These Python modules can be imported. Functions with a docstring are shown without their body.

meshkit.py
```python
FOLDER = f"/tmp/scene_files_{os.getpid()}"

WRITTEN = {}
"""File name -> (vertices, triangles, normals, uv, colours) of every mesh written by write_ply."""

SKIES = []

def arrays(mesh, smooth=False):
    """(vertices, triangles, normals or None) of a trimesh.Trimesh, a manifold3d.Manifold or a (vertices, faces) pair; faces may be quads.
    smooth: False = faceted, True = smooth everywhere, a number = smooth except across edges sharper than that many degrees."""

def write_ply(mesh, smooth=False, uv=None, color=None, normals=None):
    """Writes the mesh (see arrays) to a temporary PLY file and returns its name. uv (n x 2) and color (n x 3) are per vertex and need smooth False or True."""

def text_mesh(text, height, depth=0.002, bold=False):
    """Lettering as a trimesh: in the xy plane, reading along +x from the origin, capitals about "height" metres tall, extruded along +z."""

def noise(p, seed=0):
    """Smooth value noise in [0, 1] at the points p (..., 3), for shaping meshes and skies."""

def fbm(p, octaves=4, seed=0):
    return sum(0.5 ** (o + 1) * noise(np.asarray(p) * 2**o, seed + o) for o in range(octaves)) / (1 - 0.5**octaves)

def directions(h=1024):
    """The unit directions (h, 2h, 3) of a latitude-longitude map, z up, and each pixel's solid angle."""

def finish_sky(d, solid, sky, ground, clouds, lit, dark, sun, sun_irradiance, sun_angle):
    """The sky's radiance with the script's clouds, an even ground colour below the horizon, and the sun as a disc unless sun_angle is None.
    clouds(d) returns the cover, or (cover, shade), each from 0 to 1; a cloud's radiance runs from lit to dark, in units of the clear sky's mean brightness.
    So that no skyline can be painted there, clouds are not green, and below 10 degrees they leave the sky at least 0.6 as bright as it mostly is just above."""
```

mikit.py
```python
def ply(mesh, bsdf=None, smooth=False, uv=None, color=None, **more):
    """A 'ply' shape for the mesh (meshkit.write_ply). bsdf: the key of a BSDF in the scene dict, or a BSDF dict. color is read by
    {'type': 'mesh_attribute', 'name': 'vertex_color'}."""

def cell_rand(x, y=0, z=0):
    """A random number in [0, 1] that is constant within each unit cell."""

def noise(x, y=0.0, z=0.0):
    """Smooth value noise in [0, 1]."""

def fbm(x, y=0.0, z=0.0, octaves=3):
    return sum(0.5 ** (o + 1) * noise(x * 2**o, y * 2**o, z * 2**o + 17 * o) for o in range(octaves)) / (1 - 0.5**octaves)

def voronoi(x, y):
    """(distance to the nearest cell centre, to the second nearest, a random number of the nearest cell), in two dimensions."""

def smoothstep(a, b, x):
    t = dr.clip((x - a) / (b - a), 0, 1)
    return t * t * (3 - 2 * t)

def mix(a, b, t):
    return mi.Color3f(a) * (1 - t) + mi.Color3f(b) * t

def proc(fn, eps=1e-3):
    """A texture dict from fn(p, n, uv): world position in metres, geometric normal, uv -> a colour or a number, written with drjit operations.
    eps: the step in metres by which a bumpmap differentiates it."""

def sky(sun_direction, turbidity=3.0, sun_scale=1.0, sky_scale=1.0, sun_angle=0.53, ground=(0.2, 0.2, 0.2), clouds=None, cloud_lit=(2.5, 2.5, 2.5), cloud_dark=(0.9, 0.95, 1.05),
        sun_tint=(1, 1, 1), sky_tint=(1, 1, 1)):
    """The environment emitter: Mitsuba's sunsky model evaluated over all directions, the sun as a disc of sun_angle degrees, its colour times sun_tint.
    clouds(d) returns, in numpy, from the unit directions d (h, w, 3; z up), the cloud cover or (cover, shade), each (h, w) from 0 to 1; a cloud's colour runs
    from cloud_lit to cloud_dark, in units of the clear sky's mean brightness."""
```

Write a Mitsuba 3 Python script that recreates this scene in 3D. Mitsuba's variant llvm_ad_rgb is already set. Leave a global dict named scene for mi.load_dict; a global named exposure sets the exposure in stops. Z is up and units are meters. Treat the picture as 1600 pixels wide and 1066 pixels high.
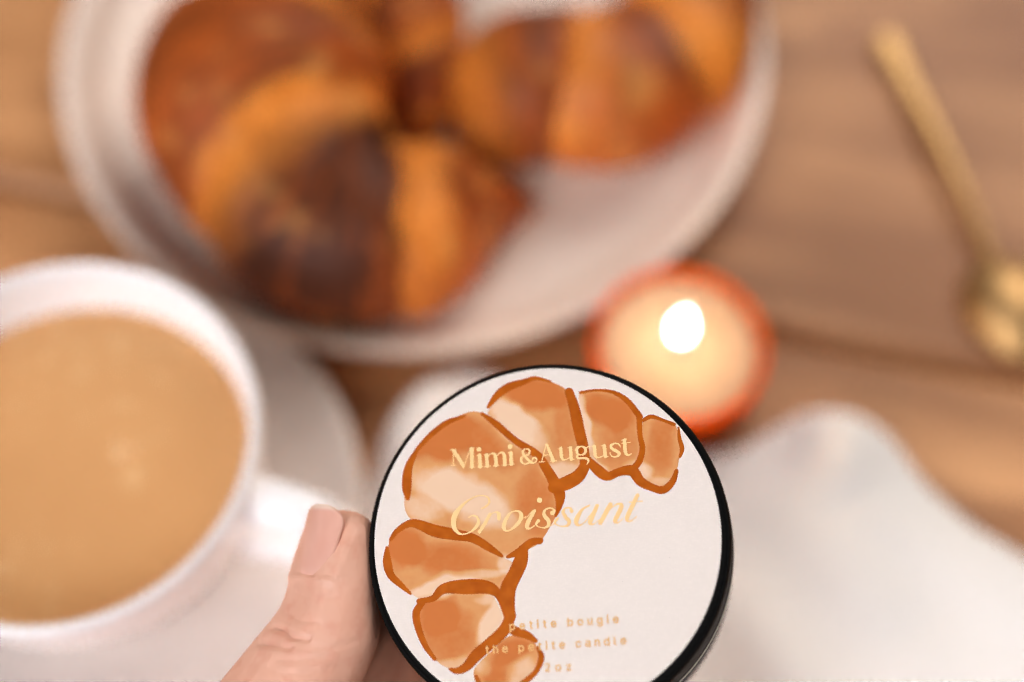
import math
import numpy as np, trimesh, manifold3d as m3
import mitsuba as mi, drjit as dr
import mikit, meshkit
from mikit import proc, noise, fbm, smoothstep, mix, cell_rand
from shapely.geometry import Polygon, MultiPoint, Point
from shapely.ops import unary_union

T = mi.ScalarTransform4f
PI = math.pi
scene, labels = {}, {}

# ---------------------------------------------------------------- camera
ELEV, DIST, FPX = math.radians(63.0), 0.400, 2222.0
FWD = np.array([0, math.cos(ELEV), -math.sin(ELEV)])
RGT = np.array([1.0, 0, 0])
UPV = np.array([0, math.sin(ELEV), math.cos(ELEV)])
CAM = -FWD * DIST
HOLD = 0.246                       # metres from the lens to the tin held in front of it
scene['camera'] = {'type': 'thinlens', 'fov': 2 * math.degrees(math.atan(800 / FPX)), 'fov_axis': 'x',
                   'aperture_radius': 0.0072, 'focus_distance': HOLD + 0.0015, 'near_clip': 0.01, 'far_clip': 50.0,
                   'to_world': T().look_at(origin=CAM.tolist(), target=[0, 0, 0], up=[0, 0, 1])}
exposure = -0.36
# ---------------------------------------------------------------- light: soft daylight from windows, dim room around
def window(pos, size, rgb, aim=(0, 0.02, 0.05)):
    return {'type': 'rectangle', 'to_world': T().look_at(origin=list(pos), target=list(aim), up=[0, 0, 1]).scale([size[0] / 2, size[1] / 2, 1]),
            'bsdf': {'type': 'diffuse', 'reflectance': {'type': 'rgb', 'value': [0.5, 0.5, 0.5]}},
            'emitter': {'type': 'area', 'radiance': {'type': 'rgb', 'value': list(rgb)}}}
scene['window_light'] = window((0.75, 1.25, 1.45), (1.4, 1.3), (6.8, 6.3, 5.8))
scene['window_light_001'] = window((-0.85, -1.15, 1.2), (1.3, 1.2), (8.6, 8.6, 8.9))
scene['room_light'] = {'type': 'constant', 'radiance': {'type': 'rgb', 'value': [0.12, 0.11, 0.105]}}
labels['window_light'] = {'label': 'tall bright window beyond the far side of the table', 'category': 'window'}
labels['window_light_001'] = {'label': 'tall bright window to the left behind the camera', 'category': 'window'}

# ---------------------------------------------------------------- helpers
def lin(r, g, b):
    f = lambda c: c / 12.92 if c <= 0.04045 else ((c + 0.055) / 1.055) ** 2.4
    return [f(r / 255), f(g / 255), f(b / 255)]

def rgb(c): return {'type': 'rgb', 'value': list(c)}

def on_table(px, py, z=0.0):
    """The point of the level plane at height z that a spot of the photograph shows."""
    d = FWD + RGT * (px - 800) / FPX - UPV * (py - 533) / FPX
    return CAM + d * (z - CAM[2]) / d[2]

def px_len(n, p):
    """Length in metres at point p of n pixels of the photograph."""
    return n * float(np.dot(np.asarray(p) - CAM, FWD)) / FPX

def add(key, mesh, bsdf, smooth=35, uv=None, M=None, **more):
    if key in scene:
        k = 1
        while f'{key}_{k:03d}' in scene: k += 1
        key = f'{key}_{k:03d}'
    s = mikit.ply(mesh, bsdf, smooth=smooth, uv=uv, **more)
    if M is not None: s['to_world'] = T(np.asarray(M, float).tolist())
    scene[key] = s
    return key

def tag(key, label, cat, group=None, kind=None):
    d = {'label': label, 'category': cat}
    if group: d['group'] = group
    if kind: d['kind'] = kind
    labels[key] = d

def catmull(pts, n=10, closed=False):
    p = np.asarray(pts, float)
    if len(p) < 3 and not closed:
        return np.array([p[0] + (p[-1] - p[0]) * t for t in np.linspace(0, 1, n + 1)])
    q = np.vstack([p[-1], p, p[0], p[1]]) if closed else np.vstack([2 * p[0] - p[1], p, 2 * p[-1] - p[-2]])
    out = []
    for i in range(1, len(q) - 2):
        a, b, c, d = q[i - 1], q[i], q[i + 1], q[i + 2]
        for t in np.arange(n) / n:
            out.append(0.5 * (2 * b + (c - a) * t + (2 * a - 5 * b + 4 * c - d) * t * t + (3 * b - a - 3 * c + d) * t ** 3))
    if not closed: out.append(p[-1])
    return np.array(out)

def lathe(profile, n=96, uv=False):
    """Revolve (r, z) points, given from the axis outwards, round z."""
    return trimesh.creation.revolve(np.asarray(profile, float), sections=n)

def tube(path, radii, n=14):
    """A closed tube through the path; radii: one number or (side, up) per point."""
    P = np.asarray(path, float)
    Tn = np.gradient(P, axis=0); Tn /= np.linalg.norm(Tn, axis=1, keepdims=True)
    rows = []
    side = None
    for p, t, r in zip(P, Tn, radii):
        s0 = np.cross(t, [0, 0, 1]) if side is None else side - t * np.dot(side, t)
        side = s0 / np.linalg.norm(s0)
        up = np.cross(side, t)
        ra, rb = (r, r) if np.isscalar(r) else r
        a = np.linspace(0, 2 * PI, n, endpoint=False)
        rows.append(p + np.outer(np.cos(a) * ra, side) + np.outer(np.sin(a) * rb, up))
    V = np.vstack(rows + [P[:1], P[-1:]])
    F = []
    for i in range(len(P) - 1):
        for k in range(n):
            a, b = i * n + k, i * n + (k + 1) % n
            F += [[a, b, b + n], [a, b + n, a + n]]
    e0, e1 = len(P) * n, len(P) * n + 1
    for k in range(n):
        F += [[e0, (k + 1) % n, k], [e1, e0 - n + k, e0 - n + (k + 1) % n]]
    m = trimesh.Trimesh(V, F, process=False)
    m.fix_normals()
    return m

def move(m, x=0, y=0, z=0):
    m.apply_translation([x, y, z]); return m

def principled(color, rough=0.5, spec=0.5, **k):
    c = color if isinstance(color, dict) else rgb(color)
    r = rough if isinstance(rough, dict) else float(rough)
    return {'type': 'twosided', 'm': {'type': 'principled', 'base_color': c, 'roughness': r, 'specular': float(spec), **k}}

# ---------------------------------------------------------------- materials
GRAIN = math.radians(-12.5)           # the boards run a little askew to the picture
cg, sg = math.cos(GRAIN), math.sin(GRAIN)
PLANK = 0.150
SEAM = on_table(1400, 556)
SEAM_V = float(-sg * SEAM[0] + cg * SEAM[1])

def wood(p, n, uv):
    a = p.x * cg + p.y * sg
    b = -p.x * sg + p.y * cg
    k = dr.floor((b - SEAM_V) / PLANK)
    off = cell_rand(k, 3.0, 1.0) * 7.0
    wob = (fbm(a * 6 + off, b * 14, 2.0, octaves=3) - 0.5) * 0.05
    rings = fbm((b + wob) * 60 + off, a * 2.2 + off, 1.0, octaves=4)
    fine = fbm(b * 700, a * 18, off, octaves=2)
    broad = fbm(a * 5 + off, b * 20, 5.0, octaves=3)
    t = dr.clip(0.1 + 0.9 * (fbm(p.x * 16, p.y * 20, 8.0, octaves=2) - 0.5) + 1.05 * (rings - 0.5) + 0.35 * (fine - 0.5) + 1.3 * (broad - 0.5) + 0.40, 0, 1)
    c = mix(lin(213, 156, 106), lin(144, 93, 54), t)
    knot = smoothstep(0.62, 0.80, fbm(a * 11 + off, b * 38, 9.0, octaves=2))
    c = mix(c, lin(124, 72, 38), knot * 0.6)
    return c * (0.9 + 0.2 * cell_rand(k, 1.0, 5.0))
scene['wood'] = principled(proc(wood), 0.45, 0.35)

def glaze(base, amt=0.04, f=90):
    def fn(p, n, uv):
        return mi.Color3f(base) * (1 - amt + 2 * amt * fbm(p.x * f, p.y * f, p.z * f, octaves=3))
    return proc(fn)
scene['stoneware'] = principled(glaze(lin(224, 204, 190), 0.05), 0.32, 0.45)
scene['porcelain'] = principled(glaze(lin(246, 244, 246), 0.015), 0.18, 0.5)
scene['saucer_glaze'] = principled(glaze(lin(214, 202, 195), 0.04), 0.25, 0.5)

def coffee(p, n, uv):
    t = fbm(p.x * 45, p.y * 45, 1.0, octaves=4)
    sp = smoothstep(0.70, 0.80, noise(p.x * 500, p.y * 500, 3.0)) * smoothstep(0.45, 0.6, t)
    c = mix(lin(198, 144, 94), lin(212, 160, 108), t)
    return mix(c, lin(226, 182, 132), sp * 0.6)
scene['milky_coffee'] = principled(proc(coffee), 0.38, 0.12)
scene['bubble'] = principled(lin(226, 180, 128), 0.15, 0.5)

def make_crust(light, tones, much=0.72):
    """u counts the rolled layers along the pastry, v goes round it (0.25 = top). light: share of pale dough; tones: how dark each layer is, browning and painted shade."""
    def crust(p, n, uv):
        w = (fbm(p.x * 70, p.y * 70, p.z * 70, octaves=3) - 0.5)
        u = uv.x + w * 0.16
        k = dr.floor(u)
        fr = u - k
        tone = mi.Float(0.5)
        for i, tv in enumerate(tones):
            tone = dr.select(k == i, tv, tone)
        pale = smoothstep(0.30 + light, 0.06, fr) + smoothstep(0.93, 0.995, fr)
        streak = fbm(uv.x * 26, uv.y * 9, 4.0, octaves=3)
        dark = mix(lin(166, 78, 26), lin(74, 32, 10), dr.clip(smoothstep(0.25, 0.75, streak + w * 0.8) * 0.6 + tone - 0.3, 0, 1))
        c = mix(dark, lin(222, 132, 50), dr.clip(pale * (much + 1.6 * w), 0, 1))
        return mix(c, lin(226, 158, 84), smoothstep(0.60, 0.78, fbm(p.x * 120, p.y * 120, p.z * 120, octaves=3)) * 0.35)
    return crust
scene['crust'] = principled(proc(make_crust(0.02, (0.4, 0.3, 0.35, 0.3, 0.85, 0.4), 0.85)), 0.55, 0.22)  # darkest layer: burnt crust plus the lower-left shade put into its tone
scene['golden_crust'] = principled(proc(make_crust(0.45, (0.6, 0.3, 0.45, 0.5, 0.4, 0.3), 0.92)), 0.52, 0.28)

def linen(p, n, uv):
    t = fbm(p.x * 60, p.y * 60, 3.0, octaves=3)
    wv = noise(p.x * 2600, p.y * 500) * 0.5 + noise(p.x * 500, p.y * 2600) * 0.5
    return mix(lin(240, 234, 230), lin(246, 241, 237), t * 0.6 + wv * 0.4)
def weave(p, n, uv):
    return noise(p.x * 1800, p.y * 350) + noise(p.x * 350, p.y * 1800)
scene['linen'] = principled(proc(linen), 0.9, 0.08)

def brass(p, n, uv):
    t = fbm(p.x * 160, p.y * 160, p.z * 160, octaves=3)
    return mix(lin(194, 150, 96), lin(210, 170, 118), t)
scene['brass'] = principled(proc(brass), 0.5, 0.5, metallic=1.0)

scene['amber_glass'] = {'type': 'principledthin', 'base_color': rgb([0.74, 0.21, 0.035]), 'roughness': 0.25, 'spec_trans': 0.0, 'diff_trans': 1.6, 'eta': 1.5}
scene['wax'] = {'type': 'principledthin', 'base_color': rgb([0.50, 0.375, 0.305]), 'roughness': 0.35, 'spec_trans': 0.0, 'diff_trans': 0.9, 'eta': 1.4}
scene['wick'] = principled([0.02, 0.015, 0.012], 0.9, 0.1)

scene['tin_paint'] = principled([0.003, 0.003, 0.003], 0.55, 0.06)
scene['tin_edge_glint'] = principled(lin(206, 198, 188), 0.35, 0.5, metallic=0.4)  # pale colour painting the glint along the bottom of the lid
def paper(p, n, uv):
    return mi.Color3f(lin(229, 218, 211)) * (0.965 + 0.07 * noise(uv.x * 0.55, uv.y * 0.55, 2.0) * noise(uv.x * 0.2, uv.y * 0.9, 7.0))
scene['label_paper'] = principled(proc(paper), 0.5, 0.2)

# flat print: a watercolour wash; ellipses (x, y, half lengths, turn) in label units where the pigment is thin (+) or pooled (-)
WASH = [(712, 772, 84, 26, 27, .75), (655, 800, 30, 16, 15, .45), (672, 706, 50, 30, -42, -.55), (742, 690, 60, 22, 35, -.4), (838, 790, 26, 50, -8, -.35),
        (800, 662, 55, 20, 42, .65), (880, 738, 26, 14, 0, .5), (828, 612, 46, 22, 8, -.5), (878, 665, 16, 40, -12, -.25), (850, 700, 22, 26, 0, -.1),
        (908, 662, 9, 42, -14, .8), (925, 728, 18, 9, 20, .5), (945, 640, 38, 24, 15, -.5), (962, 690, 24, 34, 0, -.25), (985, 725, 12, 8, 0, .35),
        (1030, 690, 18, 40, 5, -.35), (1006, 736, 13, 12, 0, .6), (1035, 752, 16, 8, 0, .3),
        (636, 862, 26, 26, 20, -.6), (705, 880, 55, 22, 8, -.4), (690, 924, 40, 12, -16, .75), (742, 902, 46, 7, -4, .5), (795, 884, 12, 14, 0, .5),
        (690, 958, 26, 26, 0, -.5), (716, 995, 34, 34, 40, -.35), (782, 968, 14, 36, 28, .8), (775, 938, 20, 7, 0, .4), (725, 1036, 24, 8, 0, .4),
        (812, 1012, 28, 16, -12, -.5), (786, 1046, 22, 18, 0, -.4), (826, 1046, 16, 20, 30, .4), (765, 1040, 12, 10, 0, .4)]
def wash(p, n, uv):
    x = uv.x + (noise(uv.x * 0.05, uv.y * 0.05, 1.0) - 0.5) * 10
    y = uv.y + (noise(uv.x * 0.05, uv.y * 0.05, 9.0) - 0.5) * 10
    t = mi.Float(0.42)
    for cx, cy, a, b, turn, s in WASH:
        c_, s_ = math.cos(math.radians(turn)), math.sin(math.radians(turn))
        dx, dy = x - cx, y - cy
        q = dr.square((dx * c_ + dy * s_) / a) + dr.square((-dx * s_ + dy * c_) / b)
        t += s * smoothstep(2.4, 0.1, q)
    t += (fbm(uv.x * 0.12, uv.y * 0.12, 4.0, octaves=4) - 0.5) * 0.18
    t = dr.clip(t, 0, 1)
    return dr.select(t < 0.5, mix(lin(198, 114, 58), lin(214, 154, 100), t * 2), mix(lin(214, 154, 100), lin(230, 194, 164), t * 2 - 1))
scene['wash_print'] = principled(proc(wash), 0.5, 0.15)
def brush(p, n, uv):
    return mix(lin(162, 74, 10), lin(186, 96, 22), fbm(uv.x * 0.07, uv.y * 0.07, 2.0, octaves=3))
scene['brush_print'] = principled(proc(brush), 0.5, 0.12)
scene['small_gold_print'] = principled(lin(230, 182, 120), 0.35, 0.5, metallic=0.12)
scene['gold_print'] = principled(lin(252, 212, 152), 0.35, 0.5, metallic=0.12)

def skin(p, n, uv):
    big = fbm(p.x * 90, p.y * 90, p.z * 90, octaves=3)
    mot = fbm(p.x * 420, p.y * 420, p.z * 420, octaves=3)
    c = mix(lin(218, 160, 136), lin(228, 180, 158), big)
    return mix(c, lin(206, 126, 104), smoothstep(0.45, 0.8, mot) * 0.28)
def pores(p, n, uv):
    return (fbm(p.x * 1500, p.y * 1500, p.z * 1500, octaves=2) * 0.6 + noise(p.x * 700, p.y * 1700, p.z * 700) * 0.5) * 0.00014
scene['skin'] = {'type': 'twosided', 'm': {'type': 'bumpmap', 'tex': proc(pores, eps=1.5e-4), 'scale': 1.0,
                 'bsdf': {'type': 'principled', 'base_color': proc(skin), 'roughness': 0.48, 'specular': 0.4}}}
def nail(p, n, uv):
    c = mix(lin(216, 158, 140), lin(224, 172, 154), fbm(p.x * 300, p.y * 300, p.z * 300, octaves=2))
    c = mix(c, lin(232, 200, 190), smoothstep(0.16, 0.05, uv.y) * 0.12)
    return mix(c, lin(238, 212, 196), smoothstep(0.90, 0.97, uv.y) * 0.8)
scene['nail'] = principled(proc(nail), 0.25, 0.5)

# ---------------------------------------------------------------- table
def board(x0, x1, y0, y1, z0, z1, c=0.0028):
    m = trimesh.creation.box(bounds=[[x0 + c, y0 + c, z0], [x1 - c, y1 - c, z1 - c]])
    pts = []
    for z, i in ((z0, 0), (z1 - c, 0), (z1, c)):
        for x in (x0 + i, x1 - i):
            for y in (y0 + i, y1 - i): pts.append([x, y, z])
    return trimesh.convex.convex_hull(np.array(pts))
RG = np.eye(4); RG[:2, :2] = [[cg, -sg], [sg, cg]]
for k in range(-3, 4):
    y0 = SEAM_V + k * PLANK
    add('wooden_table__plank', board(-0.75, 0.75, y0 + 0.0011, y0 + PLANK - 0.0011, -0.028, 0.0), 'wood', smooth=False, M=RG)
add('wooden_table__frame', trimesh.creation.box(bounds=[[-0.7, SEAM_V - 0.42, -0.06], [0.7, SEAM_V + 0.57, -0.0285]]), 'wood', smooth=False, M=RG)
tag('wooden_table', 'warm brown wooden table of wide boards under the plate, cup and cloth', 'table')

# ---------------------------------------------------------------- plate
PR, PZ = 0.1055, 0.019
PC = on_table(648, 58, PZ)
plate_profile = [(0, 0.0055), (0.072, 0.0055), (0.088, 0.0060), (0.0925, 0.0075), (0.0955, 0.0105), (0.0995, 0.0165), (0.1018, 0.0185), (0.1037, PZ),
                 (PR - 0.0002, 0.0182), (PR, 0.0166), (0.1037, 0.0130), (0.0970, 0.0045), (0.090, 0.0018), (0.064, 0.0012), (0.062, 0.0), (0.058, 0.0), (0.056, 0.0012), (0, 0.0012)]
add('plate', move(lathe(plate_profile, 160), PC[0], PC[1]), 'stoneware', smooth=50)
tag('plate', 'pale beige stoneware plate with a raised rim carrying two croissants', 'plate')

# ---------------------------------------------------------------- croissants
def croissant(key, stations, knots, lean, seed, bsdf):
    """stations: (photo x, photo y, photo radius) along the crescent's middle line."""
    st = catmull(np.array([(*on_table(x, y, 0.03)[:2], px_len(r, on_table(x, y, 0.03))) for x, y, r in stations]), 26)
    xy, R = st[:, :2], np.maximum(st[:, 2], 0.002)
    d = np.gradient(xy, axis=0); seg = np.linalg.norm(np.diff(xy, axis=0), axis=1)
    s = np.concatenate([[0], np.cumsum(seg)]); s /= s[-1]
    d /= np.linalg.norm(d, axis=1, keepdims=True)
    nrm = np.stack([-d[:, 1], d[:, 0]], 1)
    n = 96
    th = np.arange(n + 1) / n * 2 * PI
    V, UV = np.zeros((len(s), n + 1, 3)), np.zeros((len(s), n + 1, 2))
    for i in range(len(s)):
        q = np.interp(i / 26, *knots) + (np.interp(i / 26, *lean)) * (np.cos(th) * 0.55 + 0.25 * np.sin(th))
        fr = q - np.floor(q)
        step = 0.86 + 0.17 * np.clip(fr / 0.18, 0, 1) ** 0.7 - 0.07 * fr ** 2
        lump = meshkit.fbm(np.stack([xy[i, 0] * 60 + np.cos(th), np.sin(th) * 1.3 + s[i] * 6, np.full(n + 1, seed)], 1), 3, seed)
        lump[-1] = lump[0]
        r = R[i] * step * (0.95 + 0.14 * lump)
        cz = 0.0058 + R[i] * 0.80
        zz = np.maximum(cz + r * 0.86 * np.sin(th), 0.0057)
        V[i, :, :2] = xy[i] + nrm[i] * (r * np.cos(th))[:, None]
        V[i, :, 2] = zz
        UV[i, :, 0], UV[i, :, 1] = q, th / (2 * PI)
    m = len(s)
    V2, U2 = V.reshape(-1, 3), UV.reshape(-1, 2)
    F = []
    for i in range(m - 1):
        for k in range(n):
            a, b = i * (n + 1) + k, i * (n + 1) + k + 1
            F += [[a, b, b + n + 1], [a, b + n + 1, a + n + 1]]
    c0, c1 = V[0, :-1].mean(0), V[-1, :-1].mean(0)
    V2 = np.vstack([V2, c0, c1]); U2 = np.vstack([U2, U2[0], U2[(m - 1) * (n + 1)]])
    e = m * (n + 1)
    for k in range(n):
        F += [[e, k + 1, k], [e + 1, (m - 1) * (n + 1) + k, (m - 1) * (n + 1) + k + 1]]
    mesh = trimesh.Trimesh(V2, F, process=False)
    if mesh.volume < 0: mesh.invert()
    add(key, mesh, bsdf, smooth=True, uv=U2)
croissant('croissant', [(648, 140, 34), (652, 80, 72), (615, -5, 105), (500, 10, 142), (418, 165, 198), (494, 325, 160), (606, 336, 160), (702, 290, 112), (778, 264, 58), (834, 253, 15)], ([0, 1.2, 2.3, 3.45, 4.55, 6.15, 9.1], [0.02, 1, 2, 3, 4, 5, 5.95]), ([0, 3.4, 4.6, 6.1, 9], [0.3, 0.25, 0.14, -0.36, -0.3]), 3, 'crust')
tag('croissant', 'large dark browned croissant on the left of the plate, nearest the cup', 'croissant')
croissant('croissant_001', [(716, 150, 46), (746, 138, 92), (802, 122, 122), (880, 108, 126), (965, 118, 130), (1060, 50, 118), (1085, -60, 100), (1050, -180, 66), (1000, -240, 22)], ([0, 3.0, 4.7, 6.0, 7.3, 8.1], [0.04, 1, 2, 3, 4, 4.95]), ([0, 8], [-0.14, -0.14]), 8, 'golden_crust')
tag('croissant_001', 'lighter golden croissant on the right of the plate with a round knobbed end', 'croissant')

# ---------------------------------------------------------------- cup, saucer
CZ = 0.060
CC = on_table(90, 684, CZ)
CR = px_len(317, CC)
SZ = 0.0135
sx, sy = CC[0], CC[1]
SR = 0.0645
saucer_profile = [(0, 0.0045), (0.024, 0.0045), (0.027, 0.0056), (0.030, 0.0048), (0.042, 0.0062), (0.056, 0.0102), (SR - 0.0022, SZ), (SR - 0.0006, SZ - 0.0003), (SR, SZ - 0.0012), (SR - 0.001, SZ - 0.0026),
                  (0.052, 0.0062), (0.040, 0.0022), (0.034, 0.0012), (0.033, 0.0), (0.029, 0.0), (0.028, 0.0012), (0, 0.0012)]
BASE = 0.0012                       # the saucer stands on the edge of the cloth
add('saucer', move(lathe(saucer_profile, 140), sx, sy), 'saucer_glaze', smooth=50)
tag('saucer', 'round white saucer under the coffee cup at the left edge', 'saucer')
b0 = 0.0062
cup_profile = [(0, b0 + 0.005), (0.018, b0 + 0.005), (0.027, b0 + 0.009), (0.034, b0 + 0.020), (0.0408, b0 + 0.034), (CR - 0.0036, CZ - 0.006), (CR - 0.0026, CZ - 0.0008), (CR - 0.0014, CZ), (CR - 0.0003, CZ - 0.0007), (CR, CZ - 0.002),
               (0.0432, b0 + 0.034), (0.0388, b0 + 0.019), (0.030, b0 + 0.0065), (0.0245, b0 + 0.002), (0.0235, b0), (0.021, b0), (0.020, b0 + 0.0015), (0, b0 + 0.0015)]
add('coffee_cup__bowl', move(lathe(cup_profile, 160), sx, sy), 'porcelain', smooth=50)
ha = math.radians(-15)
hd = np.array([math.cos(ha), math.sin(ha), 0])
hpts = [(0.0445, 0.050), (0.052, 0.0515), (0.061, 0.0500), (0.0665, 0.0440), (0.0660, 0.0360), (0.0590, 0.0290), (0.050, 0.0250), (0.0395, 0.0235)]
hpath = catmull([np.array([sx, sy, 0]) + hd * r + np.array([0, 0, z]) for r, z in hpts], 8)
hr = [(0.0062 - 0.0012 * math.sin(PI * t), 0.0034) for t in np.linspace(0, 1, len(hpath))]
add('coffee_cup__handle', tube(hpath, hr, 18), 'porcelain', smooth=60)
tag('coffee_cup', 'white porcelain cup filled with milky coffee, standing on the saucer', 'cup')
KZ = CZ - 0.0168
KR = float(np.interp(KZ, [b0 + 0.034, CZ - 0.006], [0.0408, CR - 0.0036])) - 0.0001
add('coffee', move(lathe([(0, KZ), (KR - 0.002, KZ), (KR - 0.0005, KZ + 0.0003), (KR, KZ + 0.0009), (KR, KZ - 0.002), (0, KZ - 0.002)], 120), sx, sy), 'milky_coffee', smooth=40)
tag('coffee', 'light brown milky coffee filling the white cup', 'coffee')
bp = on_table(190, 712, KZ)
for dx, dy, r in ((0, 0, 0.0019), (0.003, 0.001, 0.0010), (-0.0012, 0.0028, 0.0008)):
    s = trimesh.creation.icosphere(subdivisions=3, radius=r); s.apply_scale([1, 1, 0.55])
    add('coffee__bubble', move(s, bp[0] + dx, bp[1] + dy, KZ + 0.0002), 'bubble', smooth=True)

# ---------------------------------------------------------------- candle
WZ, RZ = 0.0205, 0.0245
KC = on_table(1061, 545, WZ)
KRAD = px_len(128, KC)
ro = KRAD + 0.0014
add('tealight__holder', move(lathe([(0, 0.0016), (ro * 0.80, 0.0016), (ro * 0.90, 0.003), (ro * 0.945, 0.008), (ro - 0.0014, RZ - 0.001), (ro - 0.0007, RZ), (ro, RZ - 0.001),
                                   (ro * 0.985, 0.008), (ro * 0.93, 0.0012), (ro * 0.86, 0.0), (0, 0.0)], 96), KC[0], KC[1]), 'amber_glass', smooth=50)
rw = ro * 0.975 - 0.0016
add('tealight__wax', move(lathe([(0, WZ - 0.0012), (rw * 0.30, WZ - 0.0012), (rw * 0.55, WZ - 0.0008), (rw * 0.85, WZ), (rw * 0.97, WZ + 0.0006), (rw, WZ - 0.0002), (rw * 0.94, 0.008), (rw * 0.88, 0.0034), (rw * 0.80, 0.0022), (0, 0.0022)], 72), KC[0], KC[1]), 'wax', smooth=50)
wick = catmull([[KC[0], KC[1], WZ - 0.004], [KC[0] + 0.0002, KC[1], WZ + 0.002], [KC[0] + 0.0002, KC[1] + 0.0006, WZ + 0.0085]], 6)
add('tealight__wick', tube(wick, [0.0006] * len(wick), 10), 'wick', smooth=60)
fl = [(0, 0.0), (0.0013, 0.0006), (0.0025, 0.0024), (0.0032, 0.0050), (0.0032, 0.0076), (0.0026, 0.0106), (0.0016, 0.0138), (0.0007, 0.0166), (0, 0.0186)]
flp = catmull(fl, 4); flp[:, 0] = np.maximum(flp[:, 0], 0); flp[0, 0] = flp[-1, 0] = 0; flp[:, 0] *= 0.85; flp[:, 1] *= 0.0160 / 0.0186
flame = lathe(flp, 32)
flame.vertices[:, 0] += 0.0012 * (flame.vertices[:, 2] / 0.022) ** 2
flame.fix_normals()
add('tealight__flame', move(flame, KC[0] - 0.0004, KC[1] + 0.0006, WZ + 0.0050), principled([0.2, 0.1, 0.05], 0.9), smooth=True,
    emitter={'type': 'area', 'radiance': rgb([135, 90, 48])})
tag('tealight', 'lit tealight in a small amber glass holder beside the plate', 'candle')

# ---------------------------------------------------------------- spoon
sp0, sp1 = on_table(1384, 52, 0.004), on_table(1552, 384, 0.007)
ax = (sp1 - sp0)[:2]; L = np.linalg.norm(ax); ax = ax / L
lat = np.array([-ax[1], ax[0]])
hs = np.linspace(0, 1, 40)
hp_ = np.array([[*(sp0[:2] + ax * (L + 0.004) * t), 0.0026 + 0.0050 * math.sin(PI * min(1, t)) * t - 0.0004 * t] for t in hs])
hr_ = [(0.0041 - 0.0022 * min(1, t * 1.25) + (0.0006 * math.cos(8 * min(t, 0.2))), 0.00125 + 0.0005 * t) for t in hs]
add('spoon__handle', tube(hp_, hr_, 16), 'brass', smooth=60)
bl, bw = 0.0170, 0.0140
end = sp0[:2] + ax * (L + 0.001 + bl)
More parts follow.
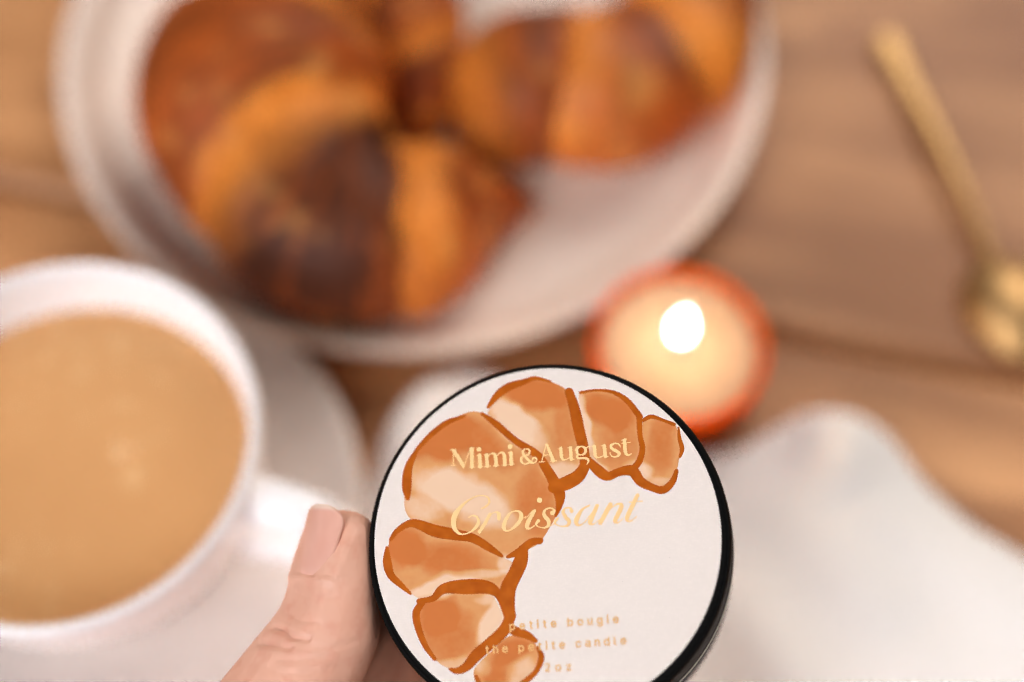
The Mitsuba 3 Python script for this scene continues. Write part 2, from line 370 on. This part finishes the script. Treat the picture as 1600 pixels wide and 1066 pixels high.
def bowl_mesh():
    nr, na = 18, 64
    def sheet(off, scale):
        V = []
        for i in range(nr + 1):
            r = i / nr
            for k in range(na):
                a = 2 * PI * k / na
                e = (bl * scale * r * math.cos(a)) ; w = bw * scale * r * math.sin(a) * (1 - 0.12 * math.cos(a))
                z = 0.0012 + 0.0072 * (1 - r ** 2.2) + off
                V.append([*(end + ax * e + lat * w), z])
        return np.array(V)
    top, bot = sheet(0.0009, 0.985), sheet(0.0, 1.0)
    F = []
    N = (nr + 1) * na
    for i in range(nr):
        for k in range(na):
            a, b = i * na + k, i * na + (k + 1) % na
            F += [[a, b + na, b], [a, a + na, b + na]]
            F += [[N + a, N + b, N + b + na], [N + a, N + b + na, N + a + na]]
    for k in range(na):
        a, b = nr * na + k, nr * na + (k + 1) % na
        F += [[a, N + a, N + b], [a, N + b, b]]
    m = trimesh.Trimesh(np.vstack([top, bot]), F, process=False); m.fix_normals()
    return m
add('spoon__bowl', bowl_mesh(), 'brass', smooth=60)
tag('spoon', 'gold coloured teaspoon lying face down on the bare wood right of the plate', 'spoon')

# ---------------------------------------------------------------- cloth
out = [(540, 800), (575, 735), (622, 645), (676, 590), (745, 572), (815, 600), (885, 640), (960, 680), (1040, 690), (1110, 700), (1160, 694), (1205, 668), (1262, 640), (1330, 640), (1395, 680), (1450, 750), (1520, 812), (1610, 868), (1740, 960),
       (1800, 1180), (1500, 1420), (900, 1500), (400, 1400), (380, 1150), (470, 950)]
ob = catmull([on_table(x, y, 0.004)[:2] for x, y in out], 12, closed=True)
cen = on_table(1080, 1020, 0.0)[:2]
ring = 70
fr_ = 1 - (1 - np.linspace(0, 1, ring)) ** 1.0
fr_ = np.sin(np.linspace(0, PI / 2, ring))           # rings crowd towards the hem
poly = Polygon(ob)
V, nb = [], len(ob)
from shapely import distance as shp_dist, points as shp_pts
allp = np.vstack([cen + (ob - cen) * f for f in fr_])
dist = shp_dist(poly.exterior, shp_pts(allp))
hem = 0.0065 * np.sqrt(np.clip(1 - (1 - np.clip(dist / 0.007, 0, 1)) ** 2, 0, 1))
p3 = np.column_stack([allp * 14, np.zeros(len(allp))])
def ridge(p, a, b, w, h):
    a, b = on_table(*a)[:2], on_table(*b)[:2]
    t = np.clip(((p - a) @ (b - a)) / ((b - a) @ (b - a)), 0, 1)
    d = np.linalg.norm(p - (a + t[:, None] * (b - a)), axis=1)
    return h * np.exp(-(d / w) ** 2) * np.sin(PI * np.clip(t * 0.9 + 0.05, 0, 1)) ** 0.6
inner = np.clip(dist / 0.02, 0, 1)
zz = hem + inner * (0.005 * (meshkit.fbm(p3, 3, 5) - 0.45)
                    + ridge(allp, (1160, 760), (1420, 1000), 0.013, 0.006) + ridge(allp, (1270, 720), (1620, 980), 0.012, 0.005)
                    + ridge(allp, (1130, 900), (1300, 1200), 0.010, 0.005) + ridge(allp, (1240, 660), (1330, 800), 0.012, 0.006))
zz += ridge(allp, (590, 760), (700, 600), 0.012, 0.006) + ridge(allp, (1230, 675), (1400, 720), 0.010, 0.006) * np.clip(dist / 0.006, 0, 1)
zz = np.maximum(zz, 0.0005 + 0.001 * (dist > 0))
# the cloth lies flat where the saucer stands on it
ds = np.linalg.norm(allp - np.array([sx, sy]), axis=1)
k_ = np.clip((ds - SR + 0.010) / 0.022, 0, 1)
zz = zz * k_ + 0.0008 * (1 - k_)
V = np.column_stack([allp, zz])
F = []
for i in range(ring - 1):
    for k in range(nb):
        a, b = i * nb + k, i * nb + (k + 1) % nb
        F += [[a, b, b + nb], [a, b + nb, a + nb]]
Vb = np.column_stack([ob, np.full(nb, 0.0004)])
base = len(V); V = np.vstack([V, Vb, [[*cen, 0.0004]]])
for k in range(nb):
    a, b = (ring - 1) * nb + k, (ring - 1) * nb + (k + 1) % nb
    F += [[a, b, base + (k + 1) % nb], [a, base + (k + 1) % nb, base + k], [base + nb, base + k, base + (k + 1) % nb]]
cl = trimesh.Trimesh(V, F, process=False)
cl.merge_vertices(); cl.update_faces(cl.nondegenerate_faces()); cl.fix_normals()
add('napkin', cl, 'linen', smooth=True)
tag('napkin', 'crumpled white cloth napkin lying on the table below the tealight', 'napkin')
# the saucer, the cup and what is in it stand on the flattened cloth
for k in list(scene):
    if k.startswith(('saucer', 'coffee')) and isinstance(scene[k], dict) and scene[k].get('type') == 'ply':
        scene[k]['to_world'] = T().translate([0, 0, BASE])

# ---------------------------------------------------------------- the hand's own frame (mm): x right, y up the label, z towards the viewer, 0 = middle of the label
O = CAM + HOLD * (FWD + RGT * 51 / FPX - UPV * 305 / FPX)
HF = np.eye(4); HF[:3, 0], HF[:3, 1], HF[:3, 2], HF[:3, 3] = RGT * 1e-3, UPV * 1e-3, -FWD * 1e-3, O
tilt_x, tilt_y = math.radians(16.5), math.radians(-9.0)
RX = np.array([[1, 0, 0], [0, math.cos(-tilt_x), -math.sin(-tilt_x)], [0, math.sin(-tilt_x), math.cos(-tilt_x)]])
RY = np.array([[math.cos(tilt_y), 0, math.sin(tilt_y)], [0, 1, 0], [-math.sin(tilt_y), 0, math.cos(tilt_y)]])
TF = np.eye(4); TF[:3, :3] = RY @ RX * 1.018
TIN = HF @ TF

# ---------------------------------------------------------------- candle tin
lid = [(0, -0.35), (30.2, -0.35), (30.35, -0.1), (30.45, 0.05), (30.75, 0.05), (31.0, -0.3), (31.1, -0.8), (31.1, -10.6), (31.2, -11.0), (31.25, -11.4), (31.1, -11.75), (30.7, -11.8), (30.4, -11.4), (30.4, -1.2), (0, -1.2)]
body = [(0, -9.0), (29.4, -9.0), (30.0, -9.6), (30.15, -11.6), (30.7, -12.6), (30.85, -13.4), (30.85, -33.0), (30.5, -34.2), (29.8, -34.7), (0, -34.7)]
add('candle_tin__body', move(lathe(body, 160), 0.35, -0.6), 'tin_paint', smooth=40, M=TIN)
add('candle_tin__lid', move(lathe(lid, 160), 0.35, -0.6), 'tin_paint', smooth=40, M=TIN)
add('candle_tin__lid__edge', move(lathe([(31.28, -11.2), (31.48, -11.4), (31.28, -11.6), (31.1, -11.4), (31.28, -11.2)], 160), 0.35, -0.6), 'tin_edge_glint', smooth=60, M=TIN)  # thin proud ring added as the lid's highlight line
UNIT = 9.03                        # label units (those of the photograph) per millimetre
def flat(geom, z, bsdf, key):
    parts = [trimesh.creation.triangulate_polygon(g, engine='earcut') for g in getattr(geom, 'geoms', [geom]) if g.area > 0]
    Vs, Fs, n = [], [], 0
    for v, f in parts:
        Vs.append(v); Fs.append(np.asarray(f) + n); n += len(v)
    uv = np.vstack(Vs); F = np.vstack(Fs)
    V = np.column_stack([(uv[:, 0] - 853) / UNIT, (840 - uv[:, 1]) / UNIT, np.full(len(uv), z)])
    m = trimesh.Trimesh(V, F, process=False)
    if len(F) and m.face_normals[:, 2].mean() < 0: F = F[:, ::-1]
    return add(key, (V, F), bsdf, smooth=False, uv=uv, M=TIN)
flat(Point(853, 840).buffer(29.72 * UNIT, 64), -0.24, 'label_paper', 'candle_tin__label')
label_disc = Point(853, 840).buffer(29.6 * UNIT, 64)

def stroke(pts, n=7):
    """A brush or pen stroke: (x, y, width) points."""
    p = catmull([q if len(q) == 3 else (*q, 8) for q in pts], n)
    c = [Point(x, y).buffer(max(w, 0.5) / 2, 8) for x, y, w in p]
    return unary_union([c[i].union(c[i + 1]).convex_hull for i in range(len(c) - 1)])
FILLS = [[(629, 744), (644, 706), (678, 670), (717, 647), (746, 647), (790, 680), (830, 709), (860, 755), (876, 775), (873, 800), (858, 830), (845, 850), (825, 862), (792, 874), (760, 856), (707, 836), (655, 822), (639, 816), (629, 795)],
         [(757, 640), (775, 612), (800, 597), (827, 589), (855, 595), (880, 609), (893, 640), (900, 680), (908, 720), (903, 748), (870, 755), (858, 745), (832, 708), (790, 675), (757, 650)],
         [(899, 614), (925, 609), (952, 610), (981, 630), (996, 652), (998, 690), (994, 725), (984, 738), (955, 744), (925, 732), (915, 700), (905, 650)],
         [(1000, 656), (1013, 650), (1030, 653), (1050, 663), (1057, 690), (1056, 720), (1049, 745), (1032, 765), (1012, 754), (995, 740), (999, 700)],
         [(608, 862), (613, 843), (642, 826), (680, 838), (735, 843), (765, 855), (790, 873), (806, 883), (804, 900), (792, 924), (770, 914), (740, 912), (705, 918), (686, 936), (665, 940), (650, 933), (622, 910), (608, 885)],
         [(662, 960), (667, 946), (700, 930), (735, 928), (772, 929), (788, 950), (802, 970), (792, 988), (767, 1010), (742, 1038), (718, 1043), (695, 1032), (675, 1000), (664, 980)],
         [(753, 1045), (780, 1014), (805, 992), (830, 993), (848, 1006), (854, 1022), (846, 1040), (830, 1056), (805, 1073), (780, 1085), (765, 1075)]]
fills = unary_union([Polygon(catmull(f, 6, closed=True)).buffer(0) for f in FILLS]).intersection(label_disc)
flat(fills, -0.17, 'wash_print', 'candle_tin__label__painted_croissant')
INK = [[(644, 706, 6), (632, 735, 13), (631, 765, 16), (634, 785, 7)],
       [(644, 706, 7), (665, 682, 9), (690, 662, 9), (717, 652, 4)],
       [(745, 647, 5), (770, 665, 11), (800, 690, 11), (835, 712, 13), (852, 735, 15), (866, 758, 18), (874, 776, 17), (873, 795, 9), (869, 808, 4)],
       [(755, 636, 6), (768, 618, 12), (785, 604, 14), (810, 595, 10), (828, 589, 7), (852, 594, 4)],
       [(883, 611, 14), (893, 640, 17), (900, 670, 18), (908, 700, 17), (912, 728, 16)],
       [(864, 764, 18), (885, 756, 22), (903, 744, 20), (915, 722, 14)],
       [(901, 612, 5), (925, 608, 4), (952, 611, 6), (975, 625, 9), (995, 650, 10)],
       [(994, 650, 9), (996, 680, 8), (1000, 700, 9), (996, 720, 10), (985, 735, 11)],
       [(916, 720, 12), (935, 738, 17), (948, 745, 14), (965, 738, 13), (985, 736, 17), (998, 752, 15), (1015, 761, 12), (1033, 765, 12), (1047, 752, 10), (1053, 735, 6)],
       [(1000, 656, 6), (1013, 650, 7), (1030, 655, 5), (1048, 662, 6)],
       [(1055, 667, 3), (1057, 685, 6), (1061, 700, 7), (1058, 713, 4)],
       [(611, 850, 6), (622, 835, 9), (645, 824, 13), (680, 835, 19), (710, 840, 18), (740, 845, 14), (765, 858, 12), (788, 872, 5)],
       [(606, 863, 5), (608, 885, 14), (615, 905, 12), (632, 920, 9), (648, 933, 4)],
       [(797, 873, 5), (815, 864, 12), (832, 850, 12), (846, 847, 10)],
       [(820, 862, 16), (817, 880, 22), (809, 900, 22), (800, 920, 24), (800, 942, 22), (806, 962, 14)],
       [(662, 944, 8), (684, 939, 10), (700, 924, 16), (735, 920, 23), (767, 920, 20), (785, 930, 13), (797, 950, 14), (804, 968, 14)],
       [(668, 945, 10), (659, 962, 12), (664, 985, 11), (676, 1010, 9), (692, 1030, 6)],
       [(806, 962, 16), (796, 984, 18), (775, 1005, 18), (756, 1022, 18), (742, 1039, 14), (728, 1046, 10), (716, 1044, 4)],
       [(800, 978, 14), (815, 985, 14), (832, 990, 12), (845, 998, 7)],
       [(849, 1008, 5), (855, 1022, 9), (848, 1042, 8), (832, 1058, 9), (812, 1074, 9), (790, 1085, 6)],
       [(757, 1053, 5), (764, 1066, 8), (776, 1082, 6)]]
flat(unary_union([stroke(s) for s in INK]).intersection(label_disc), -0.11, 'brush_print', 'candle_tin__label__brush_outline')

def pen(strokes, ox, oy, k):
    return unary_union([stroke([(ox + x / k, oy + y / k, w / k) for x, y, w in s], 5) for s in strokes])
def bar(x0, y0, x1, y1, w): return [(x0, y0, w), (x1, y1, w)]
def dot(x, y, w): return [(x, y, w), (x + 1, y, w)]
W1 = [bar(78, 452, 160, 450, 18), bar(124, 460, 136, 690, 15), bar(104, 694, 168, 690, 12), [(130, 465, 56), (270, 665, 56), (297, 735, 14)], bar(297, 735, 380, 425, 14), bar(408, 432, 424, 712, 58), bar(372, 426, 440, 420, 16), bar(380, 720, 468, 714, 14),
      dot(517, 438, 74), bar(533, 530, 550, 705, 58), bar(500, 534, 540, 520, 18), bar(512, 715, 596, 708, 14),
      bar(642, 522, 660, 698, 55), bar(606, 522, 648, 506, 18), bar(620, 706, 706, 698, 14), [(665, 545, 12), (715, 500, 22), (765, 515, 44), (785, 575, 56), (796, 685, 56)], bar(752, 692, 838, 684, 14),
      [(800, 535, 12), (850, 486, 22), (900, 500, 44), (920, 560, 56), (931, 672, 56)], bar(888, 682, 968, 674, 14),
      dot(997, 392, 76), bar(1013, 486, 1030, 658, 56), bar(974, 488, 1018, 472, 18), bar(990, 667, 1072, 658, 14),
      [(1420, 600, 14), (1400, 562, 30), (1362, 562, 24), (1340, 600, 20), (1292, 640, 26), (1228, 655, 24), (1182, 620, 36), (1176, 570, 36), (1212, 535, 20), (1278, 510, 24), (1300, 465, 34), (1280, 430, 24), (1238, 424, 20), (1198, 450, 32), (1204, 500, 36), (1254, 560, 40), (1312, 618, 40), (1370, 638, 24), (1414, 604, 12)]]
W2 = [bar(190, 330, 130, 598, 14), [(190, 322, 8), (206, 362, 34), (300, 580, 58)], bar(160, 502, 255, 492, 12), bar(92, 604, 172, 599, 14), bar(262, 588, 352, 579, 14),
      [(406, 396, 50), (418, 505, 50), (440, 560, 32), (490, 562, 16), (540, 530, 12)], bar(374, 398, 410, 386, 16), bar(548, 386, 565, 556, 52), bar(508, 388, 550, 376, 16), bar(560, 562, 608, 556, 14),
      [(705, 362, 18), (655, 382, 40), (640, 428, 46), (660, 474, 32), (705, 490, 18), (755, 470, 36), (772, 425, 46), (755, 380, 34), (705, 362, 18)], [(765, 385, 14), (800, 372, 20), (830, 370, 24)],
      [(665, 488, 16), (645, 515, 22), (668, 540, 34), (740, 538, 32), (795, 545, 36), (818, 580, 30), (798, 628, 12)],
      [(898, 360, 50), (912, 475, 50), (935, 522, 32), (985, 522, 16), (1035, 492, 12)], bar(864, 362, 900, 350, 16), bar(1043, 350, 1064, 508, 52), bar(1004, 352, 1045, 340, 16), bar(1060, 516, 1106, 508, 14),
      [(1278, 362, 16), (1252, 322, 20), (1192, 314, 22), (1142, 345, 40), (1162, 395, 44), (1222, 425, 46), (1266, 462, 42), (1246, 500, 30), (1190, 514, 20), (1146, 492, 18), (1130, 452, 14)],
      [(1338, 262, 50), (1352, 420, 52), (1368, 466, 42), (1400, 486, 26), (1446, 458, 12)], bar(1300, 264, 1360, 242, 16), bar(1296, 312, 1416, 294, 14)]
flat(pen(W1, 690, 660, 9.69).union(pen(W2, 830, 660, 9.41)), -0.05, 'gold_print', 'candle_tin__label__lettering')
W3 = [[(620, 392, 18), (688, 360, 28), (738, 292, 34), (722, 222, 26), (640, 186, 16), (520, 202, 16), (400, 272, 30), (292, 372, 55), (212, 500, 85), (192, 620, 80), (222, 718, 62), (290, 784, 40), (370, 795, 22), (470, 755, 26), (560, 670, 52), (588, 590, 48), (558, 522, 30), (490, 502, 18), (432, 532, 12)],
      [(762, 475, 52), (690, 620, 56), (612, 752, 58)], [(720, 560, 12), (790, 470, 14), (850, 440, 20), (900, 470, 60), (905, 540, 60)],
      [(1160, 416, 20), (1080, 452, 32), (1012, 560, 56), (986, 660, 66), (1012, 718, 42), (1070, 724, 24), (1160, 660, 46), (1240, 560, 60), (1250, 470, 60), (1212, 426, 36), (1160, 416, 20)], [(1255, 520, 12), (1300, 525, 12), (1330, 500, 10)],
      [(1320, 535, 10), (1400, 440, 16), (1462, 402, 30)], [(1456, 410, 50), (1378, 560, 66), (1348, 650, 60), (1372, 688, 36), (1440, 662, 16), (1500, 605, 10)], dot(1527, 242, 84)]
W4 = [[(222, 412, 66), (252, 380, 34), (212, 346, 18), (142, 350, 24), (98, 400, 40), (112, 460, 56), (170, 530, 58), (166, 600, 42), (100, 632, 18), (30, 618, 14), (-10, 580, 28), (22, 530, 50)],
      [(166, 620, 10), (240, 575, 14), (290, 500, 30), (320, 480, 12)],
      [(500, 380, 56), (478, 335, 24), (412, 338, 24), (376, 392, 44), (418, 470, 56), (472, 530, 54), (446, 590, 36), (366, 604, 16), (286, 580, 18), (262, 540, 34), (292, 500, 44)],
      [(760, 290, 18), (660, 350, 34), (588, 470, 68), (574, 548, 60), (620, 584, 24), (700, 530, 14), (800, 390, 14)], [(868, 296, 54), (796, 470, 66), (772, 548, 54), (830, 560, 16), (900, 500, 10)],
      [(1062, 275, 66), (990, 410, 66), (922, 540, 62)], [(975, 440, 10), (1080, 320, 14), (1170, 262, 26), (1222, 290, 60), (1172, 420, 66), (1132, 512, 56), (1180, 532, 18), (1250, 470, 10)],
      [(1448, 132, 54), (1372, 300, 64), (1308, 450, 62), (1316, 505, 32), (1372, 500, 16), (1440, 440, 10)], bar(1330, 236, 1520, 214, 14)]
flat(pen(W3, 690, 760, 10).union(pen(W4, 840, 760, 9.41)), -0.05, 'gold_print', 'candle_tin__label__script_lettering')
def spaced(text, x0, y0, x1, y1, cap):
    """Widely spaced small letters from (x0, y0) to (x1, y1) on their base line."""
    ms = [None if c == ' ' else meshkit.text_mesh(c, cap, 0.01, bold=True) for c in text]
    w = [cap * 0.32 if m is None else m.bounds[1][0] - m.bounds[0][0] for m in ms]
    gap = (math.hypot(x1 - x0, y1 - y0) - sum(w)) / (len(text) - 1)
    a = math.atan2(y1 - y0, x1 - x0)
    at, out_ = 0, []
    for m, wi in zip(ms, w):
        if m is not None:
            v = m.vertices.copy(); v[:, 0] += at - m.bounds[0][0]
            x = x0 + v[:, 0] * math.cos(a) + v[:, 1] * math.sin(a)
            y = y0 + v[:, 0] * math.sin(a) - v[:, 1] * math.cos(a)
            m.vertices = np.column_stack([(x - 853) / UNIT, (840 - y) / UNIT, -0.055 + v[:, 2] * 0.4])
            out_.append(m)
        at += wi + gap
    add('candle_tin__label__small_lettering', trimesh.util.concatenate(out_), 'small_gold_print', smooth=False, M=TIN)
spaced('petite bougie', 805, 983.5, 970, 967, 12)
spaced('the petite candle', 770, 1019.5, 982, 998, 12)
spaced('2oz', 861, 1042.5, 901, 1039.5, 12)
tag('candle_tin', 'black round candle tin held up, its white lid label painted with a croissant', 'candle tin')

# ---------------------------------------------------------------- hand
EYE = np.array([-53 * HOLD / FPX * 1e3, 307 * HOLD / FPX * 1e3, HOLD * 1e3])
def hp(px, py, z):
    d = (HOLD * 1e3 - z)
    return np.array([EYE[0] + (px - 800) / FPX * d, EYE[1] - (py - 533) / FPX * d, z])
def unit(v): v = np.asarray(v, float); return v / np.linalg.norm(v)
def ball(c, r):
    return m3.Manifold.sphere(float(r), 28).translate([float(x) for x in c])
def hull(cs): return m3.Manifold.batch_hull([ball(c, r) for c, r in cs])
nn = unit([-0.70, 0.10, 0.71])
tipc, midc, ipj = hp(533, 842, -10.5), hp(524, 900, -8.5), hp(515, 985, -7.5)
axd = unit(tipc - ipj)
nn = unit(nn - axd * np.dot(nn, axd))
lt = unit(np.cross(axd, nn))
mcp, cmc, wrist, arm = hp(420, 1150, -6.0), np.array([-66, -92, -22.0]), np.array([-62, -128, -34.0]), np.array([-92, -260, 10.0])
bones = [hull([(tipc + lt * 2.4, 4.9), (tipc - lt * 2.4, 4.9), (midc + lt * 2.6, 5.9), (midc - lt * 2.6, 5.9)]),
         hull([(midc + lt * 2.6, 5.9), (midc - lt * 2.6, 5.9), (ipj + lt * 2.0, 8.0), (ipj - lt * 2.0, 8.0)]),
         hull([(ipj + lt * 2.0, 8.0), (ipj - lt * 2.0, 8.0), (mcp, 12.5)]),
         hull([(mcp, 12.5), (cmc, 17)]), hull([(cmc, 17), (wrist, 19), (wrist + np.array([24, 0, -4]), 17)]),
         hull([(wrist, 19), (wrist + np.array([24, 0, -4]), 17), (arm, 26), (arm + np.array([30, 0, -6]), 24)])]
fingers = [[(-33, -41, -44), (-8, -29, -50.5), (12, -25, -49.5), (27, -20, -47.5)], [(-24, -66, -50), (2, -54, -53), (18, -52, -50), (28, -48, -46)],
           [(-16, -80, -52), (14, -70, -54), (26, -68, -50), (34, -62, -42)], [(-14, -94, -50), (10, -90, -54), (26, -84, -48), (33, -76, -38)]]
rad = [(10.5, 8.8, 7.8, 6.6), (10.5, 9.0, 8.0, 6.8), (10.2, 8.6, 7.6, 6.4), (9.5, 7.6, 6.8, 5.8)]
for f, r in zip(fingers, rad):
    for i in range(3): bones.append(hull([(f[i], r[i]), (f[i + 1], r[i + 1])]))
bones.append(hull([(fingers[0][0], 10.5), (fingers[3][0], 9.5), (wrist + np.array([24, 0, -4]), 16), (wrist, 17)]))
bones.append(hull([(ipj + np.array([1.5, -5, -7]), 7.0), (fingers[0][0], 10.0), (mcp, 12.0), (np.array([-30, -30, -44]), 8.0), (hp(594, 970, -24), 5.5)]))
bones.append(hull([(fingers[0][0], 9.5), (mcp + np.array([4, -6, -8]), 9), (cmc, 14), (wrist + np.array([10, 0, 0]), 16), (fingers[1][0], 10)]))
man = m3.Manifold.batch_boolean(bones, m3.OpType.Add).refine_to_length(2.2)
mm = man.to_mesh()
hm = trimesh.Trimesh(mm.vert_properties[:, :3], mm.tri_verts, process=True)
trimesh.smoothing.filter_taubin(hm, lamb=0.5, nu=0.51, iterations=16)
hm = hm.subdivide_loop(iterations=2)
v = hm.vertices.copy(); vn = hm.vertex_normals.copy()
# knuckle creases, nail fold
def crease(pts, z, w, depth):
    global v
    P = catmull([hp(x, y, z) for x, y in pts], 8)
    near = np.abs(v[:, None, :2] - P[None, :, :2])
    d = np.sqrt((near ** 2).sum(-1)).min(1)
    front = vn[:, 2] > -0.1
    v -= vn * (depth * np.exp(-(d / w) ** 2) * front)[:, None]
near_thumb = np.linalg.norm(v - ipj, axis=1) < 45
NB = midc + nn * 5.4 - axd * 0.6          # middle of the nail's root
NL, NR_, NW = 12.6, 8.2, 5.8              # nail length, curvature radius, half width
ln = (v - NB) @ axd; sn = (v - NB) @ lt; hn = (v - NB) @ nn
onside = (hn > -6) & near_thumb
edge_d = np.where((ln > 0) & (ln < NL), np.abs(np.abs(sn) - NW - 0.5), np.hypot(np.abs(np.minimum(ln, 0)) - 0.6, np.maximum(np.abs(sn) - NW, 0)))
edge_d = np.where(ln > NL * 0.8, 9, edge_d)
v += vn * (0.45 * np.exp(-(edge_d / 0.8) ** 2) * onside)[:, None]
idx = np.where(near_thumb)[0]
full_v, full_n = v, vn
v, vn = full_v[idx].copy(), full_n[idx]
for pts, w, dp in (([(425, 984), (445, 984), (462, 990), (490, 992)], 0.45, 0.7), ([(405, 1008), (430, 1004), (462, 1006)], 0.45, 0.6), ([(440, 960), (470, 966), (505, 968)], 0.5, 0.16), ([(440, 1024), (480, 1022), (520, 1018)], 0.6, 0.2),
                   ([(455, 930), (490, 934), (530, 930)], 0.5, 0.12), ([(420, 1034), (470, 1042), (540, 1036)], 0.6, 0.15), ([(470, 1000), (520, 1004), (560, 998)], 0.5, 0.15)):
    crease(pts, -3.0, w, dp)
full_v[idx] = v
hm = trimesh.Trimesh(full_v, hm.faces, process=False)
add('hand', hm, 'skin', smooth=True, M=HF)
tag('hand', 'left hand of a person gripping the candle tin, thumb along its side', 'hand')
def nail_mesh():
    n, m = 29, 33
    top = np.zeros((m, n, 3)); uv = np.zeros((m, n, 2))
    for i in range(m):
        t = i / (m - 1)
        half = NW * (0.80 + 0.2 * math.sin(PI * min(1, t * 1.1) * 0.5))
        if t < 0.25: half *= math.sqrt(max(0.02, 1 - ((0.25 - t) / 0.262) ** 2))
        if t > 0.72: half *= math.sqrt(max(0.06, 1 - ((t - 0.72) / 0.29) ** 2))
        for k in range(n):
            s = (k / (n - 1) * 2 - 1) * half
            ph = s / NR_
            top[i, k] = NB + axd * (t * NL) + lt * math.sin(ph) * NR_ + nn * ((math.cos(ph) - 1) * NR_ + 1.0 - 1.2 * t * t - 0.25 * (1 - t) ** 3)
            uv[i, k] = (k / (n - 1), t)
    bot = top - nn * 0.5
    V = np.vstack([top.reshape(-1, 3), bot.reshape(-1, 3)]); N = m * n
    F = []
    for i in range(m - 1):
        for k in range(n - 1):
            a = i * n + k
            F += [[a, a + 1, a + n + 1], [a, a + n + 1, a + n], [N + a, N + a + n + 1, N + a + 1], [N + a, N + a + n, N + a + n + 1]]
    rim = [k for k in range(n)] + [i * n + n - 1 for i in range(1, m)] + [(m - 1) * n + k for k in range(n - 2, -1, -1)] + [i * n for i in range(m - 2, 0, -1)]
    for a, b in zip(rim, rim[1:] + rim[:1]): F += [[a, N + a, N + b], [a, N + b, b]]
    t = trimesh.Trimesh(V, F, process=False); t.fix_normals()
    U = uv.reshape(-1, 2)
    return t, np.vstack([U, U])
nm, nuv = nail_mesh()
add('hand__thumb_nail', nm, 'nail', smooth=True, uv=nuv, M=HF)
